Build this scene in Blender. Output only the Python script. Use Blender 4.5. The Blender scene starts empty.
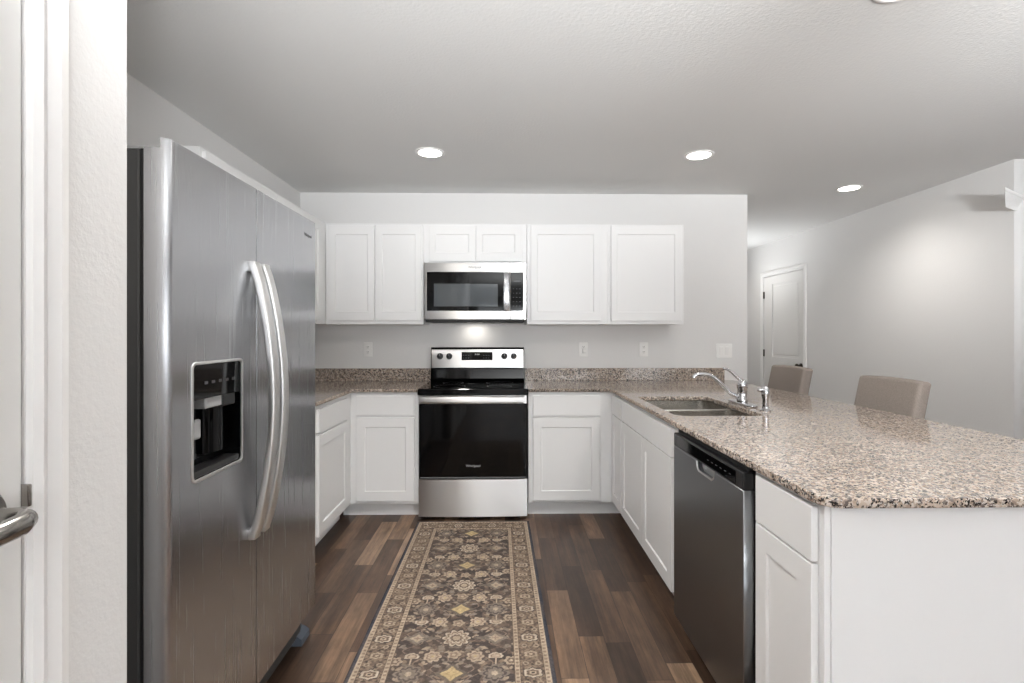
import bpy, bmesh, math, random
import numpy as np
from mathutils import Vector, Matrix

scene = bpy.context.scene
COL = scene.collection
PI = math.pi

# ------------------------------------------------------------------ camera, world, light, exposure
cam_data = bpy.data.cameras.new('camera')
cam = bpy.data.objects.new('camera', cam_data)
COL.objects.link(cam)
cam.location = (0, 0, 1.302)
cam.rotation_euler = (PI / 2, 0, -0.0185)
cam_data.sensor_width = 36.0
cam_data.lens = 509.8 / 1024 * 36
cam_data.shift_x = -2.27 / 1024
cam_data.shift_y = -8.0 / 1024
cam_data.clip_start = 0.05
scene.camera = cam

world = bpy.data.worlds.new('sky')
scene.world = world
world.use_nodes = True
wn = world.node_tree.nodes['Background']
wn.inputs[0].default_value = (0.93, 0.965, 1.0, 1)
wn.inputs[1].default_value = 6.0

scene.view_settings.view_transform = 'Standard'
scene.view_settings.look = 'None'
scene.view_settings.gamma = 1.0
scene.view_settings.use_curve_mapping = False
scene.view_settings.exposure = 0.19
scene.cycles.diffuse_bounces = 8
scene.cycles.glossy_bounces = 6
scene.cycles.max_bounces = 14
scene.cycles.sample_clamp_indirect = 6.0
scene.cycles.use_denoising = True

P_BACK, P_NEAR, P_RIGHT, P_HALL = 1.0, 88.0, 30.0, 20.0
D = 4.214       # kitchen back wall
C = 2.459       # ceiling height
XL = -1.677     # kitchen left wall
XR = 3.378      # long right wall
XP = -0.65      # pantry wall
REAR = -8.5     # far end of the room behind the camera
XE = 6.2        # outer wall of the living room

# windows of the living room behind the kitchen: (axis, fixed coordinate, a0, a1, z0, z1)
WINDOWS = [('Y', REAR, -2.1, -1.5, 0.05, 2.2), ('Y', REAR, -0.9, 0.75, 0.05, 2.2),
           ('Y', REAR, 1.2, 2.95, 0.05, 2.2), ('Y', REAR, 3.6, 5.4, 0.5, 2.1),
           ('X', XE, -7.6, -5.8, 0.5, 2.1)]
for ax, k, a0, a1, z0, z1 in WINDOWS:
    ld = bpy.data.lights.new('window_portal', 'AREA')
    ld.shape = 'RECTANGLE'
    ld.size = a1 - a0
    ld.size_y = z1 - z0
    ld.cycles.is_portal = True
    lo = bpy.data.objects.new('window_portal', ld)
    COL.objects.link(lo)
    m = (a0 + a1) / 2
    if ax == 'Y':
        lo.location = (m, k - 0.02, (z0 + z1) / 2)
        lo.rotation_euler = (PI / 2, 0, PI)      # shines towards +Y
    else:
        lo.location = (k + 0.02, m, (z0 + z1) / 2)
        lo.rotation_euler = (PI / 2, 0, PI / 2)  # shines towards -X

# added, unseen fill bounced off the ceiling: (place, spot on the ceiling, cone, power)
BOUNCE = [((0.32, -0.55, 1.50), (0.08, 1.32), 72, 390.0),
          ((1.6, -0.55, 1.50), (2.4, 1.2), 72, 500.0),
          ((2.6, 6.6, 1.2), (2.7, 6.2), 110, 70.0)]
for loc, aim, cone, power in BOUNCE:
    ld = bpy.data.lights.new('fill_bounce', 'SPOT')
    ld.shadow_soft_size = 0.15
    ld.spot_size = math.radians(cone)
    ld.spot_blend = 1.0
    ld.energy = power
    ld.color = (0.965, 0.985, 1.0)
    lo = bpy.data.objects.new('fill_bounce', ld)
    COL.objects.link(lo)
    lo.location = loc
    lo.rotation_euler = (Vector((aim[0], aim[1], C)) - Vector(loc)).to_track_quat('-Z', 'Y').to_euler()
FILL_UPLIGHT = 350.0  # added unseen fill light, aimed up to brighten the ceiling
ld = bpy.data.lights.new('fill_uplight', 'AREA')
ld.shape = 'DISK'
ld.size = 1.8
ld.energy = FILL_UPLIGHT
ld.color = (0.965, 0.985, 1.0)
lo = bpy.data.objects.new('fill_uplight', ld)
COL.objects.link(lo)
lo.location = (0.7, -2.8, 1.2)
lo.rotation_euler = (PI, 0, 0)


# ------------------------------------------------------------------ materials
def lin(c):
    return tuple(((v / 255) / 12.92 if v / 255 <= 0.04045 else ((v / 255 + 0.055) / 1.055) ** 2.4) for v in c) + (1.0,)


class NT:
    """a small helper to write node trees"""
    def __init__(self, name):
        self.m = bpy.data.materials.new(name)
        self.m.use_nodes = True
        self.t = self.m.node_tree
        self.b = self.t.nodes['Principled BSDF']

    def node(self, typ, **kw):
        n = self.t.nodes.new(typ)
        for k, v in kw.items():
            if k.startswith('i_'):
                key = k[2:]
                key = int(key) if key.isdigit() else key.replace('_', ' ')
                n.inputs[key].default_value = v
            else:
                setattr(n, k, v)
        return n

    def link(self, a, b):
        self.t.links.new(a, b)

    def math(self, op, a, b=None, c=None):
        n = self.t.nodes.new('ShaderNodeMath')
        n.operation = op
        for i, v in enumerate((a, b, c)):
            if v is None:
                continue
            if isinstance(v, (int, float)):
                n.inputs[i].default_value = v
            else:
                self.link(v, n.inputs[i])
        return n.outputs[0]

    def mix(self, fac, a, b, blend='MIX'):
        n = self.t.nodes.new('ShaderNodeMix')
        n.data_type = 'RGBA'
        n.blend_type = blend
        for i, v in ((0, fac), (6, a), (7, b)):
            if isinstance(v, (int, float, tuple)):
                n.inputs[i].default_value = v
            else:
                self.link(v, n.inputs[i])
        return n.outputs[2]

    def ramp(self, fac, stops, interp='LINEAR'):
        n = self.t.nodes.new('ShaderNodeValToRGB')
        r = n.color_ramp
        r.interpolation = interp
        while len(r.elements) < len(stops):
            r.elements.new(0.5)
        for e, (p, c) in zip(r.elements, stops):
            e.position = p
            e.color = c
        self.link(fac, n.inputs[0])
        return n.outputs[0]

    def noise(self, vec, scale, detail=3.0, rough=0.5):
        n = self.node('ShaderNodeTexNoise')
        n.inputs['Scale'].default_value = scale
        n.inputs['Detail'].default_value = detail
        n.inputs['Roughness'].default_value = rough
        if vec is not None:
            self.link(vec, n.inputs['Vector'])
        return n.outputs['Fac']

    def bump(self, height, strength, dist=0.002):
        n = self.node('ShaderNodeBump')
        n.inputs['Strength'].default_value = strength
        n.inputs['Distance'].default_value = dist
        self.link(height, n.inputs['Height'])
        self.link(n.outputs[0], self.b.inputs['Normal'])

    def obj(self):
        return self.node('ShaderNodeTexCoord').outputs['Object']

    def mapped(self, vec, scale):
        n = self.node('ShaderNodeMapping')
        n.inputs['Scale'].default_value = scale
        self.link(vec, n.inputs['Vector'])
        return n.outputs[0]


def plain(name, rgb, rough=0.5, metal=0.0, spec=0.5, var=0.0, bump=0.0, bscale=200.0, coat=0.0):
    t = NT(name)
    col = lin(rgb)
    t.b.inputs['Roughness'].default_value = rough
    t.b.inputs['Metallic'].default_value = metal
    t.b.inputs['Specular IOR Level'].default_value = spec
    t.b.inputs['Coat Weight'].default_value = coat
    o = t.obj()
    if var:
        f = t.noise(o, 6.0)
        a = tuple(v * (1 - var) for v in col[:3]) + (1,)
        b = tuple(min(1, v * (1 + var)) for v in col[:3]) + (1,)
        t.link(t.mix(f, a, b), t.b.inputs['Base Color'])
    else:
        t.b.inputs['Base Color'].default_value = col
    if bump:
        t.bump(t.noise(o, bscale, 2.0), bump)
    return t.m


def brushed(name, rgb, rough, grain, aniso=0.75, tang='X', rot=0.0):
    """brushed stainless; grain = scale of the streak noise along x, y, z"""
    t = NT(name)
    t.b.inputs['Metallic'].default_value = 1.0
    o = t.obj()
    s = t.noise(t.mapped(o, grain), 1.0, 4.0, 0.6)
    c = lin(rgb)
    t.link(t.mix(s, tuple(v * 0.985 for v in c[:3]) + (1,), tuple(min(1, v * 1.01) for v in c[:3]) + (1,)), t.b.inputs['Base Color'])
    t.link(t.math('MULTIPLY_ADD', s, 0.03, rough - 0.015), t.b.inputs['Roughness'])
    t.b.inputs['Anisotropic'].default_value = aniso
    t.b.inputs['Anisotropic Rotation'].default_value = rot
    tn = t.node('ShaderNodeTangent')
    tn.direction_type = 'RADIAL'
    tn.axis = 'Z'
    t.link(tn.outputs[0], t.b.inputs['Tangent'])
    return t.m


def mat_floor():
    t = NT('plank_floor')
    o = t.obj()
    sx = t.node('ShaderNodeSeparateXYZ')
    t.link(o, sx.inputs[0])
    x, y = sx.outputs[0], sx.outputs[1]
    W, L = 0.106, 0.66
    xr = t.math('DIVIDE', x, W)
    row = t.math('FLOOR', xr)
    wn1 = t.node('ShaderNodeTexWhiteNoise', noise_dimensions='1D')
    t.link(t.math('ADD', row, 17.3), wn1.inputs['W'])
    yr = t.math('DIVIDE', t.math('MULTIPLY_ADD', wn1.outputs[0], 3.7, y), L)
    colm = t.math('FLOOR', yr)
    wn2 = t.node('ShaderNodeTexWhiteNoise', noise_dimensions='2D')
    cb = t.node('ShaderNodeCombineXYZ')
    t.link(row, cb.inputs[0])
    t.link(colm, cb.inputs[1])
    t.link(cb.outputs[0], wn2.inputs['Vector'])
    rnd = wn2.outputs[0]
    # grain runs along Y and is shifted from plank to plank
    cg = t.node('ShaderNodeCombineXYZ')
    t.link(t.math('MULTIPLY_ADD', rnd, 31.0, t.math('MULTIPLY', x, 26.0)), cg.inputs[0])
    t.link(t.math('MULTIPLY', y, 1.7), cg.inputs[1])
    t.link(t.math('MULTIPLY', rnd, 57.0), cg.inputs[2])
    g1 = t.noise(cg.outputs[0], 1.0, 5.0, 0.62)
    cg2 = t.node('ShaderNodeCombineXYZ')
    t.link(t.math('MULTIPLY_ADD', rnd, 11.0, t.math('MULTIPLY', x, 150.0)), cg2.inputs[0])
    t.link(t.math('MULTIPLY', y, 5.0), cg2.inputs[1])
    g2 = t.noise(cg2.outputs[0], 1.0, 3.0, 0.6)
    base = t.ramp(rnd, [(0.0, lin((60, 46, 37))), (0.35, lin((78, 60, 48))), (0.65, lin((95, 75, 60))),
                        (0.85, lin((118, 96, 78))), (1.0, lin((142, 119, 98)))])
    g1c = t.ramp(g1, [(0.3, (0.50, 0.47, 0.45, 1)), (0.5, (0.95, 0.93, 0.92, 1)), (0.72, (1.5, 1.45, 1.4, 1))])
    c1 = t.mix(1.0, base, g1c, 'MULTIPLY')
    g2c = t.ramp(g2, [(0.3, (0.80, 0.79, 0.78, 1)), (0.7, (1.18, 1.17, 1.16, 1))])
    c2 = t.mix(1.0, c1, g2c, 'MULTIPLY')
    cg3 = t.node('ShaderNodeCombineXYZ')
    t.link(t.math('MULTIPLY_ADD', rnd, 23.0, t.math('MULTIPLY', x, 16.0)), cg3.inputs[0])
    t.link(t.math('MULTIPLY', y, 5.5), cg3.inputs[1])
    g3 = t.noise(cg3.outputs[0], 1.0, 6.0, 0.68)
    c2 = t.mix(1.0, c2, t.ramp(g3, [(0.32, (0.70, 0.68, 0.67, 1)), (0.5, (1, 1, 1, 1)), (0.70, (1.28, 1.26, 1.24, 1))]), 'MULTIPLY')
    fx = t.math('FRACT', xr)
    ex = t.math('MINIMUM', fx, t.math('SUBTRACT', 1.0, fx))
    fy = t.math('FRACT', yr)
    ey = t.math('MINIMUM', fy, t.math('SUBTRACT', 1.0, fy))
    seam = t.math('MAXIMUM', t.math('LESS_THAN', ex, 0.014), t.math('LESS_THAN', ey, 0.0024))
    t.link(t.mix(t.math('MULTIPLY', seam, 0.65), c2, lin((28, 21, 18))), t.b.inputs['Base Color'])
    t.link(t.math('MULTIPLY_ADD', g1, 0.18, 0.30), t.b.inputs['Roughness'])
    t.bump(t.math('SUBTRACT', g2, seam), 0.12, 0.001)
    return t.m


def mat_granite():
    t = NT('granite')
    o = t.obj()
    n = t.node('ShaderNodeTexNoise')
    n.inputs['Scale'].default_value = 70
    t.link(o, n.inputs['Vector'])
    sub = t.node('ShaderNodeVectorMath', operation='MULTIPLY_ADD')
    t.link(n.outputs['Color'], sub.inputs[0])
    sub.inputs[1].default_value = (0.012, 0.012, 0.012)
    t.link(o, sub.inputs[2])
    p = sub.outputs[0]

    def vor(scale):
        v = t.node('ShaderNodeTexVoronoi')
        v.inputs['Scale'].default_value = scale
        t.link(p, v.inputs['Vector'])
        s = t.node('ShaderNodeSeparateColor')
        t.link(v.outputs['Color'], s.inputs[0])
        return s.outputs[0]
    big = t.ramp(vor(120), [(0.0, lin((204, 191, 178))), (0.30, lin((184, 168, 154))), (0.52, lin((220, 211, 201))),
                            (0.70, lin((158, 143, 132))), (0.86, lin((138, 131, 128)))], 'CONSTANT')
    v2 = vor(185)
    dark = t.ramp(v2, [(0.0, lin((24, 23, 24))), (0.145, lin((66, 59, 56))), (0.235, lin((108, 100, 96)))], 'CONSTANT')
    c = t.mix(t.math('LESS_THAN', v2, 0.32), big, dark)
    v3 = vor(330)
    c = t.mix(t.math('MULTIPLY', t.math('GREATER_THAN', v3, 0.86), 0.8), c, lin((222, 219, 215)))
    cl = t.noise(o, 5.0, 2.0)
    c = t.mix(1.0, c, t.ramp(cl, [(0.3, (0.71, 0.67, 0.64, 1)), (0.7, (0.82, 0.78, 0.75, 1))]), 'MULTIPLY')
    t.link(c, t.b.inputs['Base Color'])
    t.b.inputs['Roughness'].default_value = 0.10
    t.b.inputs['Specular IOR Level'].default_value = 0.55
    return t.m


def mat_fabric():
    t = NT('woven_linen')
    o = t.obj()
    a = t.noise(t.mapped(o, (260, 260, 900)), 1.0, 3.0)
    b = t.noise(t.mapped(o, (900, 900, 260)), 1.0, 3.0)
    f = t.math('MULTIPLY', t.math('ADD', a, b), 0.5)
    t.link(t.ramp(f, [(0.36, lin((122, 113, 107))), (0.64, lin((166, 156, 149)))]), t.b.inputs['Base Color'])
    t.b.inputs['Roughness'].default_value = 0.95
    t.b.inputs['Specular IOR Level'].default_value = 0.1
    t.bump(f, 0.4, 0.002)
    return t.m


def mat_wall(name, rgb, scale, strength):
    t = NT(name)
    o = t.obj()
    t.b.inputs['Roughness'].default_value = 0.75
    t.b.inputs['Specular IOR Level'].default_value = 0.25
    f = t.noise(o, 1.1, 2.0)
    c = lin(rgb)
    t.link(t.mix(f, tuple(v * 0.985 for v in c[:3]) + (1,), tuple(v * 1.015 for v in c[:3]) + (1,)), t.b.inputs['Base Color'])
    t.bump(t.noise(o, scale, 3.0, 0.55), strength, 0.004)
    return t.m


def mat_emit(name, rgb, strength):
    t = NT(name)
    t.b.inputs['Base Color'].default_value = lin(rgb)
    t.b.inputs['Emission Color'].default_value = lin(rgb)
    t.b.inputs['Emission Strength'].default_value = strength
    return t.m


def mat_rug():
    t = NT('rug_weave')
    a = t.node('ShaderNodeVertexColor', layer_name='pattern')
    o = t.obj()
    n = t.noise(t.mapped(o, (500, 500, 500)), 1.0, 2.0)
    t.link(t.mix(1.0, a.outputs[0], t.ramp(n, [(0.3, (0.86, 0.86, 0.86, 1)), (0.7, (1.1, 1.1, 1.1, 1))]), 'MULTIPLY'), t.b.inputs['Base Color'])
    t.b.inputs['Roughness'].default_value = 0.95
    t.b.inputs['Specular IOR Level'].default_value = 0.1
    t.bump(n, 0.5, 0.002)
    return t.m


M = {
    'wall': mat_wall('wall_paint', (223, 222, 221), 110, 0.20),
    'ceiling': mat_wall('ceiling_texture', (217, 217, 216), 78, 0.42),
    'floor': mat_floor(),
    'granite': mat_granite(),
    'cabinet': plain('cabinet_white', (230, 230, 230), 0.42, var=0.006),
    'trim': plain('trim_white', (232, 231, 230), 0.40, var=0.006),
    'door': plain('door_paint', (226, 225, 223), 0.45, var=0.006),
    'steel_v': brushed('stainless_upright_grain', (186, 187, 190), 0.27, (180, 180, 2.0), 0.88, rot=0.0),
    'steel_h': brushed('stainless_level_grain', (208, 207, 206), 0.31, (2.0, 2.0, 180), 0.96, rot=0.25),
    'steel_dw': brushed('stainless_dark_reflection', (146, 148, 151), 0.30, (180, 180, 2.0), 0.7, rot=0.0),  # base colour darkened to stand in for the dark surroundings it reflects
    'satin': plain('satin_metal', (222, 222, 221), 0.36, 1.0),
    'sink': plain('sink_steel', (190, 186, 180), 0.24, 1.0, var=0.03),
    'chrome': plain('chrome', (205, 205, 208), 0.06, 1.0),
    'nickel': plain('satin_nickel', (150, 146, 142), 0.22, 1.0),
    'black_glass': plain('black_glass', (7, 7, 8), 0.05, 0.0, 0.2),
    'oven_glass': plain('oven_glass', (6, 6, 7), 0.06, 0.0, 0.3),
    'window_glass': plain('microwave_window', (66, 72, 76), 0.06, 0.0, 0.7),
    'black': plain('black_plastic', (18, 18, 19), 0.32),
    'black_soft': plain('black_matte', (14, 14, 15), 0.6),
    'gray_dark': plain('dark_gray_enamel', (62, 62, 62), 0.45),
    'gray': plain('gray_plastic', (150, 150, 150), 0.4),
    'mark': plain('printed_marks', (190, 190, 190), 0.5),
    'mark_dark': plain('dark_print', (48, 48, 50), 0.4),
    'mark_dim': plain('dim_print', (95, 95, 98), 0.5),
    'outlet': plain('outlet_white', (236, 235, 233), 0.35),
    'slot': plain('slot_dark', (60, 58, 56), 0.6),
    'fabric': mat_fabric(),
    'leg': plain('dark_wood', (66, 48, 38), 0.45, var=0.15),
    'rug': mat_rug(),
    'lens': mat_emit('lamp_lens', (255, 250, 240), 22.0),
    'bronze': plain('hinge_bronze', (78, 72, 66), 0.35, 0.9),
    'blue_gray': plain('blue_gray_plastic', (84, 92, 103), 0.45),
}


# ------------------------------------------------------------------ mesh helpers
class MB:
    def __init__(self):
        self.bm = bmesh.new()

    def _merge(self, b):
        me = bpy.data.meshes.new('tmp')
        b.to_mesh(me)
        b.free()
        self.bm.from_mesh(me)
        bpy.data.meshes.remove(me)

    def box(self, x0, x1, y0, y1, z0, z1, bevel=0.0, seg=2, mat4=None, vert_only=False):
        b = bmesh.new()
        bmesh.ops.create_cube(b, size=1.0)
        for v in b.verts:
            v.co = Vector(((x0 + x1) / 2 + v.co.x * (x1 - x0), (y0 + y1) / 2 + v.co.y * (y1 - y0), (z0 + z1) / 2 + v.co.z * (z1 - z0)))
        if bevel > 0:
            ed = list(b.edges)
            if vert_only:
                ed = [e for e in ed if abs(e.verts[0].co.z - e.verts[1].co.z) > 1e-6]
            bmesh.ops.bevel(b, geom=ed, offset=bevel, segments=seg, profile=0.5, affect='EDGES')
        if mat4 is not None:
            bmesh.ops.transform(b, matrix=mat4, verts=b.verts)
        self._merge(b)
        return self

    def cyl(self, p0, p1, r0, r1=None, seg=24):
        r1 = r0 if r1 is None else r1
        p0, p1 = Vector(p0), Vector(p1)
        b = bmesh.new()
        d = p1 - p0
        bmesh.ops.create_cone(b, cap_ends=True, segments=seg, radius1=r0, radius2=r1, depth=d.length)
        q = Vector((0, 0, 1)).rotation_difference(d.normalized()).to_matrix().to_4x4()
        bmesh.ops.transform(b, matrix=Matrix.Translation((p0 + p1) / 2) @ q, verts=b.verts)
        self._merge(b)
        return self

    def sphere(self, c, r, sx=1, sy=1, sz=1, seg=20):
        b = bmesh.new()
        bmesh.ops.create_uvsphere(b, u_segments=seg, v_segments=seg // 2, radius=r)
        for v in b.verts:
            v.co = Vector((c[0] + v.co.x * sx, c[1] + v.co.y * sy, c[2] + v.co.z * sz))
        self._merge(b)
        return self

    def lathe(self, prof, c, axis=(0, 0, 1), seg=32):
        """prof: (radius, height) pairs from bottom to top, closed at both ends"""
        b = bmesh.new()
        rings = []
        for r, hgt in prof:
            rings.append([b.verts.new((r * math.cos(2 * PI * k / seg), r * math.sin(2 * PI * k / seg), hgt)) for k in range(seg)])
        for a, d in zip(rings, rings[1:]):
            for k in range(seg):
                b.faces.new((a[k], a[(k + 1) % seg], d[(k + 1) % seg], d[k]))
        b.faces.new(rings[0][::-1])
        b.faces.new(rings[-1])
        q = Vector((0, 0, 1)).rotation_difference(Vector(axis).normalized()).to_matrix().to_4x4()
        bmesh.ops.transform(b, matrix=Matrix.Translation(Vector(c)) @ q, verts=b.verts)
        self._merge(b)
        return self

    def sweep(self, pts, section, up=(0, 0, 1), scales=None):
        """sweep a closed 2-D section (list of (a,b)) along a path; a runs along side, b along normal"""
        b = bmesh.new()
        P = [Vector(p) for p in pts]
        rings = []
        side_prev = None
        for i, p in enumerate(P):
            t = (P[min(i + 1, len(P) - 1)] - P[max(i - 1, 0)]).normalized()
            if side_prev is None:
                u = Vector(up)
                if abs(t.dot(u)) > 0.95:
                    u = Vector((1, 0, 0)) if abs(t.x) < 0.9 else Vector((0, 1, 0))
                side = t.cross(u).normalized()
            else:
                side = (side_prev - t * side_prev.dot(t)).normalized()
            nrm = side.cross(t).normalized()
            side_prev = side
            s = 1.0 if scales is None else scales[i]
            rings.append([b.verts.new(p + side * (a * s) + nrm * (c * s)) for a, c in section])
        n = len(section)
        for r0, r1 in zip(rings, rings[1:]):
            for k in range(n):
                b.faces.new((r0[k], r0[(k + 1) % n], r1[(k + 1) % n], r1[k]))
        b.faces.new(rings[0][::-1])
        b.faces.new(rings[-1])
        self._merge(b)
        return self

    def tube(self, pts, r, seg=14, scales=None, up=(0, 0, 1)):
        sec = [(r * math.cos(2 * PI * k / seg), r * math.sin(2 * PI * k / seg)) for k in range(seg)]
        return self.sweep(pts, sec, up, scales)

    def mesh(self, me, mat4=None):
        b = bmesh.new()
        b.from_mesh(me)
        if mat4 is not None:
            bmesh.ops.transform(b, matrix=mat4, verts=b.verts)
        self._merge(b)
        bpy.data.meshes.remove(me)
        return self

    def plate(self, outline, holes, thick, bevel, mat4):
        """a flat plate with holes; outline in (x, y), thickness 0..thick along z, then transformed"""
        cu = bpy.data.curves.new('tmp', 'CURVE')
        cu.dimensions = '2D'
        cu.fill_mode = 'BOTH'
        cu.extrude = thick / 2 - bevel
        cu.bevel_depth = bevel
        cu.bevel_resolution = 2
        cu.offset = -bevel
        for loop in [outline] + list(holes):
            sp = cu.splines.new('POLY')
            sp.points.add(len(loop) - 1)
            for q, (a, c) in zip(sp.points, loop):
                q.co = (a, c, 0, 1)
            sp.use_cyclic_u = True
        ob = bpy.data.objects.new('tmp', cu)
        COL.objects.link(ob)
        dg = bpy.context.evaluated_depsgraph_get()
        me = bpy.data.meshes.new_from_object(ob.evaluated_get(dg))
        bpy.data.objects.remove(ob)
        bpy.data.curves.remove(cu)
        b = bmesh.new()
        b.from_mesh(me)
        bmesh.ops.remove_doubles(b, verts=b.verts, dist=1e-5)
        bmesh.ops.transform(b, matrix=mat4 @ Matrix.Translation((0, 0, thick / 2)), verts=b.verts)
        bpy.data.meshes.remove(me)
        self._merge(b)
        return self

    def text(self, body, size, mat4, depth=0.0005):
        cu = bpy.data.curves.new('tmp', 'FONT')
        cu.body = body
        cu.size = size
        cu.align_x = 'CENTER'
        cu.align_y = 'CENTER'
        cu.extrude = depth
        ob = bpy.data.objects.new('tmp', cu)
        COL.objects.link(ob)
        dg = bpy.context.evaluated_depsgraph_get()
        me = bpy.data.meshes.new_from_object(ob.evaluated_get(dg))
        bpy.data.objects.remove(ob)
        bpy.data.curves.remove(cu)
        return self.mesh(me, mat4)

    def build(self, name, mat, parent=None, smooth=None, recalc=True):
        if recalc:
            bmesh.ops.recalc_face_normals(self.bm, faces=self.bm.faces)
        me = bpy.data.meshes.new(name)
        self.bm.to_mesh(me)
        self.bm.free()
        me.materials.append(M[mat])
        o = bpy.data.objects.new(name, me)
        COL.objects.link(o)
        if parent is not None:
            o.parent = parent
        if smooth:
            me.shade_smooth()
            me.set_sharp_from_angle(angle=math.radians(smooth))
        return o


def rrect(x0, x1, y0, y1, r, n=5, radii=None):
    """rounded rectangle, anticlockwise; radii for corners (x0,y0),(x1,y0),(x1,y1),(x0,y1)"""
    R = radii or (r, r, r, r)
    out = []
    for (cx, cy, a0), q in zip(((x0, y0, PI), (x1, y0, 1.5 * PI), (x1, y1, 0), (x0, y1, 0.5 * PI)), R):
        if q <= 0:
            out.append((cx, cy))
            continue
        ox = cx + q if cx == x0 else cx - q
        oy = cy + q if cy == y0 else cy - q
        for k in range(n + 1):
            a = a0 + 0.5 * PI * k / n
            out.append((ox + q * math.cos(a), oy + q * math.sin(a)))
    return out


# plates standing upright: local plate (x, y) -> (x, z), thickness towards +y (front face at y = off)
def upright(off):
    return Matrix(((1, 0, 0, 0), (0, 0, 1, off), (0, 1, 0, 0), (0, 0, 0, 1)))


def facing(off, x=0, z=0):
    """text standing upright, read from the -y side"""
    return Matrix(((1, 0, 0, x), (0, 0, -1, off), (0, 1, 0, z), (0, 0, 0, 1)))


def thing(name, label, cat, loc=(0, 0, 0), rotz=0.0, group=None):
    o = bpy.data.objects.new(name, None)
    COL.objects.link(o)
    o.empty_display_size = 0.1
    o.location = loc
    o.rotation_euler = (0, 0, rotz)
    o['label'] = label
    o['category'] = cat
    if group:
        o['group'] = group
    return o


def tag(o, label, cat, group=None):
    o['label'] = label
    o['category'] = cat
    if group:
        o['group'] = group
    return o


def struct(o, label=None, cat=None):
    o['kind'] = 'structure'
    if label:
        o['label'] = label
    if cat:
        o['category'] = cat
    return o


# ------------------------------------------------------------------ the room
struct(MB().box(-3.0, XE + 0.2, REAR - 0.15, 9.2, -0.1, 0.0).build('floor', 'floor'), 'dark brown wood plank floor running towards the range', 'floor')
struct(MB().box(-3.0, XE + 0.2, REAR - 0.15, 9.2, C, C + 0.1).build('ceiling', 'ceiling'), 'pale grey textured ceiling with recessed lights', 'ceiling')
struct(MB().box(XL - 0.12, XL, 0.889, D + 0.12, 0, C).build('wall_left', 'wall'), 'pale grey wall behind and above the refrigerator', 'wall')
struct(MB().box(XL, 2.0214, D, D + 0.12, 0, C).build('wall_back', 'wall'), 'pale grey kitchen wall behind the range and microwave', 'wall')
struct(MB().box(1.90, 2.0214, D + 0.12, 9.0, 0, C).build('wall_hall', 'wall'), 'hallway wall behind the kitchen wall end', 'wall')
struct(MB().box(1.90, XR + 0.12, 9.0, 9.12, 0, C).build('wall_far', 'wall'), 'far end wall of the hallway', 'wall')
struct(MB().box(XR + 0.12, XE + 0.12, 3.321, 3.441, 0, C).build('wall_corner', 'wall'), 'short bright wall beyond the corner above the ledge', 'wall')
struct(MB().box(-3.0, -2.88, REAR, 0.77, 0, C).build('wall_outer', 'wall'), 'outer wall of the living area', 'wall')

# pantry wall with its doorway, along Y at x = XP
PY0, PY1, PZ = -0.055, 0.702, 2.05
out = [(-1.5, 0), (PY0, 0), (PY0, PZ), (PY1, PZ), (PY1, 0), (0.889, 0), (0.889, C), (-1.5, C)]
# plate (x, y) -> (Y, Z), thickness towards -X
mp = Matrix(((0, 0, -1, XP), (1, 0, 0, 0), (0, 1, 0, 0), (0, 0, 0, 1)))
struct(MB().plate(out, [], 0.12, 0.0, mp).build('wall_pantry', 'wall'), 'near pale grey pantry wall with a textured finish beside the refrigerator', 'wall')
struct(MB().box(-3.0, XP - 0.12, 0.769, 0.889, 0, C).build('wall_alcove', 'wall'), 'side wall of the refrigerator alcove', 'wall')
struct(MB().box(-3.0, XP - 0.12, -1.5, -1.38, 0, C).build('wall_closet', 'wall'), 'near side wall of the pantry', 'wall')

# pantry door with lever
d1 = thing('door_1', 'pale grey pantry door with a metal lever', 'door', (XP - 0.0015, PY0 + 0.003, 0), PI / 2)
struct(d1)


def panel_door(parent, w, h, panels, thick, mat):
    """a moulded door: local x width, front at y=0 towards -y; panels: (x0,x1,z0,z1)"""
    holes = [[(a, c), (b, c), (b, d), (a, d)] for a, b, c, d in panels]
    mb = MB().plate([(0, 0.008), (w, 0.008), (w, h), (0, h)], holes, thick, 0.001, upright(0))
    for a, b, c, d in panels:
        mb.box(a - 0.004, b + 0.004, 0.012, thick - 0.012, c - 0.004, d + 0.004)
        mb.box(a + 0.028, b - 0.028, 0.005, 0.02, c + 0.028, d - 0.028, 0.006, 1)
    return mb.build('door_panel', mat, parent)


panel_door(d1, PY1 - PY0 - 0.006, 2.04, [(0.12, 0.63, 1.15, 1.9), (0.12, 0.63, 0.25, 0.95)], 0.036, 'door')
lv = MB()
lx = PY1 - PY0 - 0.066
lz = 1.075
lv.lathe([(0.0, 0), (0.033, 0), (0.033, 0.006), (0.028, 0.012), (0.0, 0.013)], (lx, 0.0, lz), (0, -1, 0))
lv.build('rosette', 'nickel', d1, 40)
pts = [(lx, -0.008, lz), (lx, -0.040, lz), (lx - 0.001, -0.056, lz), (lx - 0.008, -0.068, lz), (lx - 0.022, -0.0755, lz - 0.001),
       (lx - 0.05, -0.076, lz - 0.002), (lx - 0.085, -0.070, lz - 0.002), (lx - 0.112, -0.062, lz - 0.001), (lx - 0.118, -0.056, lz)]
sec = [(0.012 * math.cos(2 * PI * k / 18), 0.0135 * math.sin(2 * PI * k / 18)) for k in range(18)]
MB().sweep(pts, sec, scales=[0.9, 0.9, 0.95, 1, 1, 1, 0.95, 0.8, 0.5]).build('door_handle', 'nickel', d1, 50)
# strike plate lip on the jamb
sp = MB().box(XP - 0.03, XP + 0.008, PY1 - 0.003, PY1 + 0.0035, 1.068, 1.098, 0.0015)
struct(sp.build('trim_5', 'nickel', None, 40), 'small dark strike plate on the pantry door jamb', 'strike plate')


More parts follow.
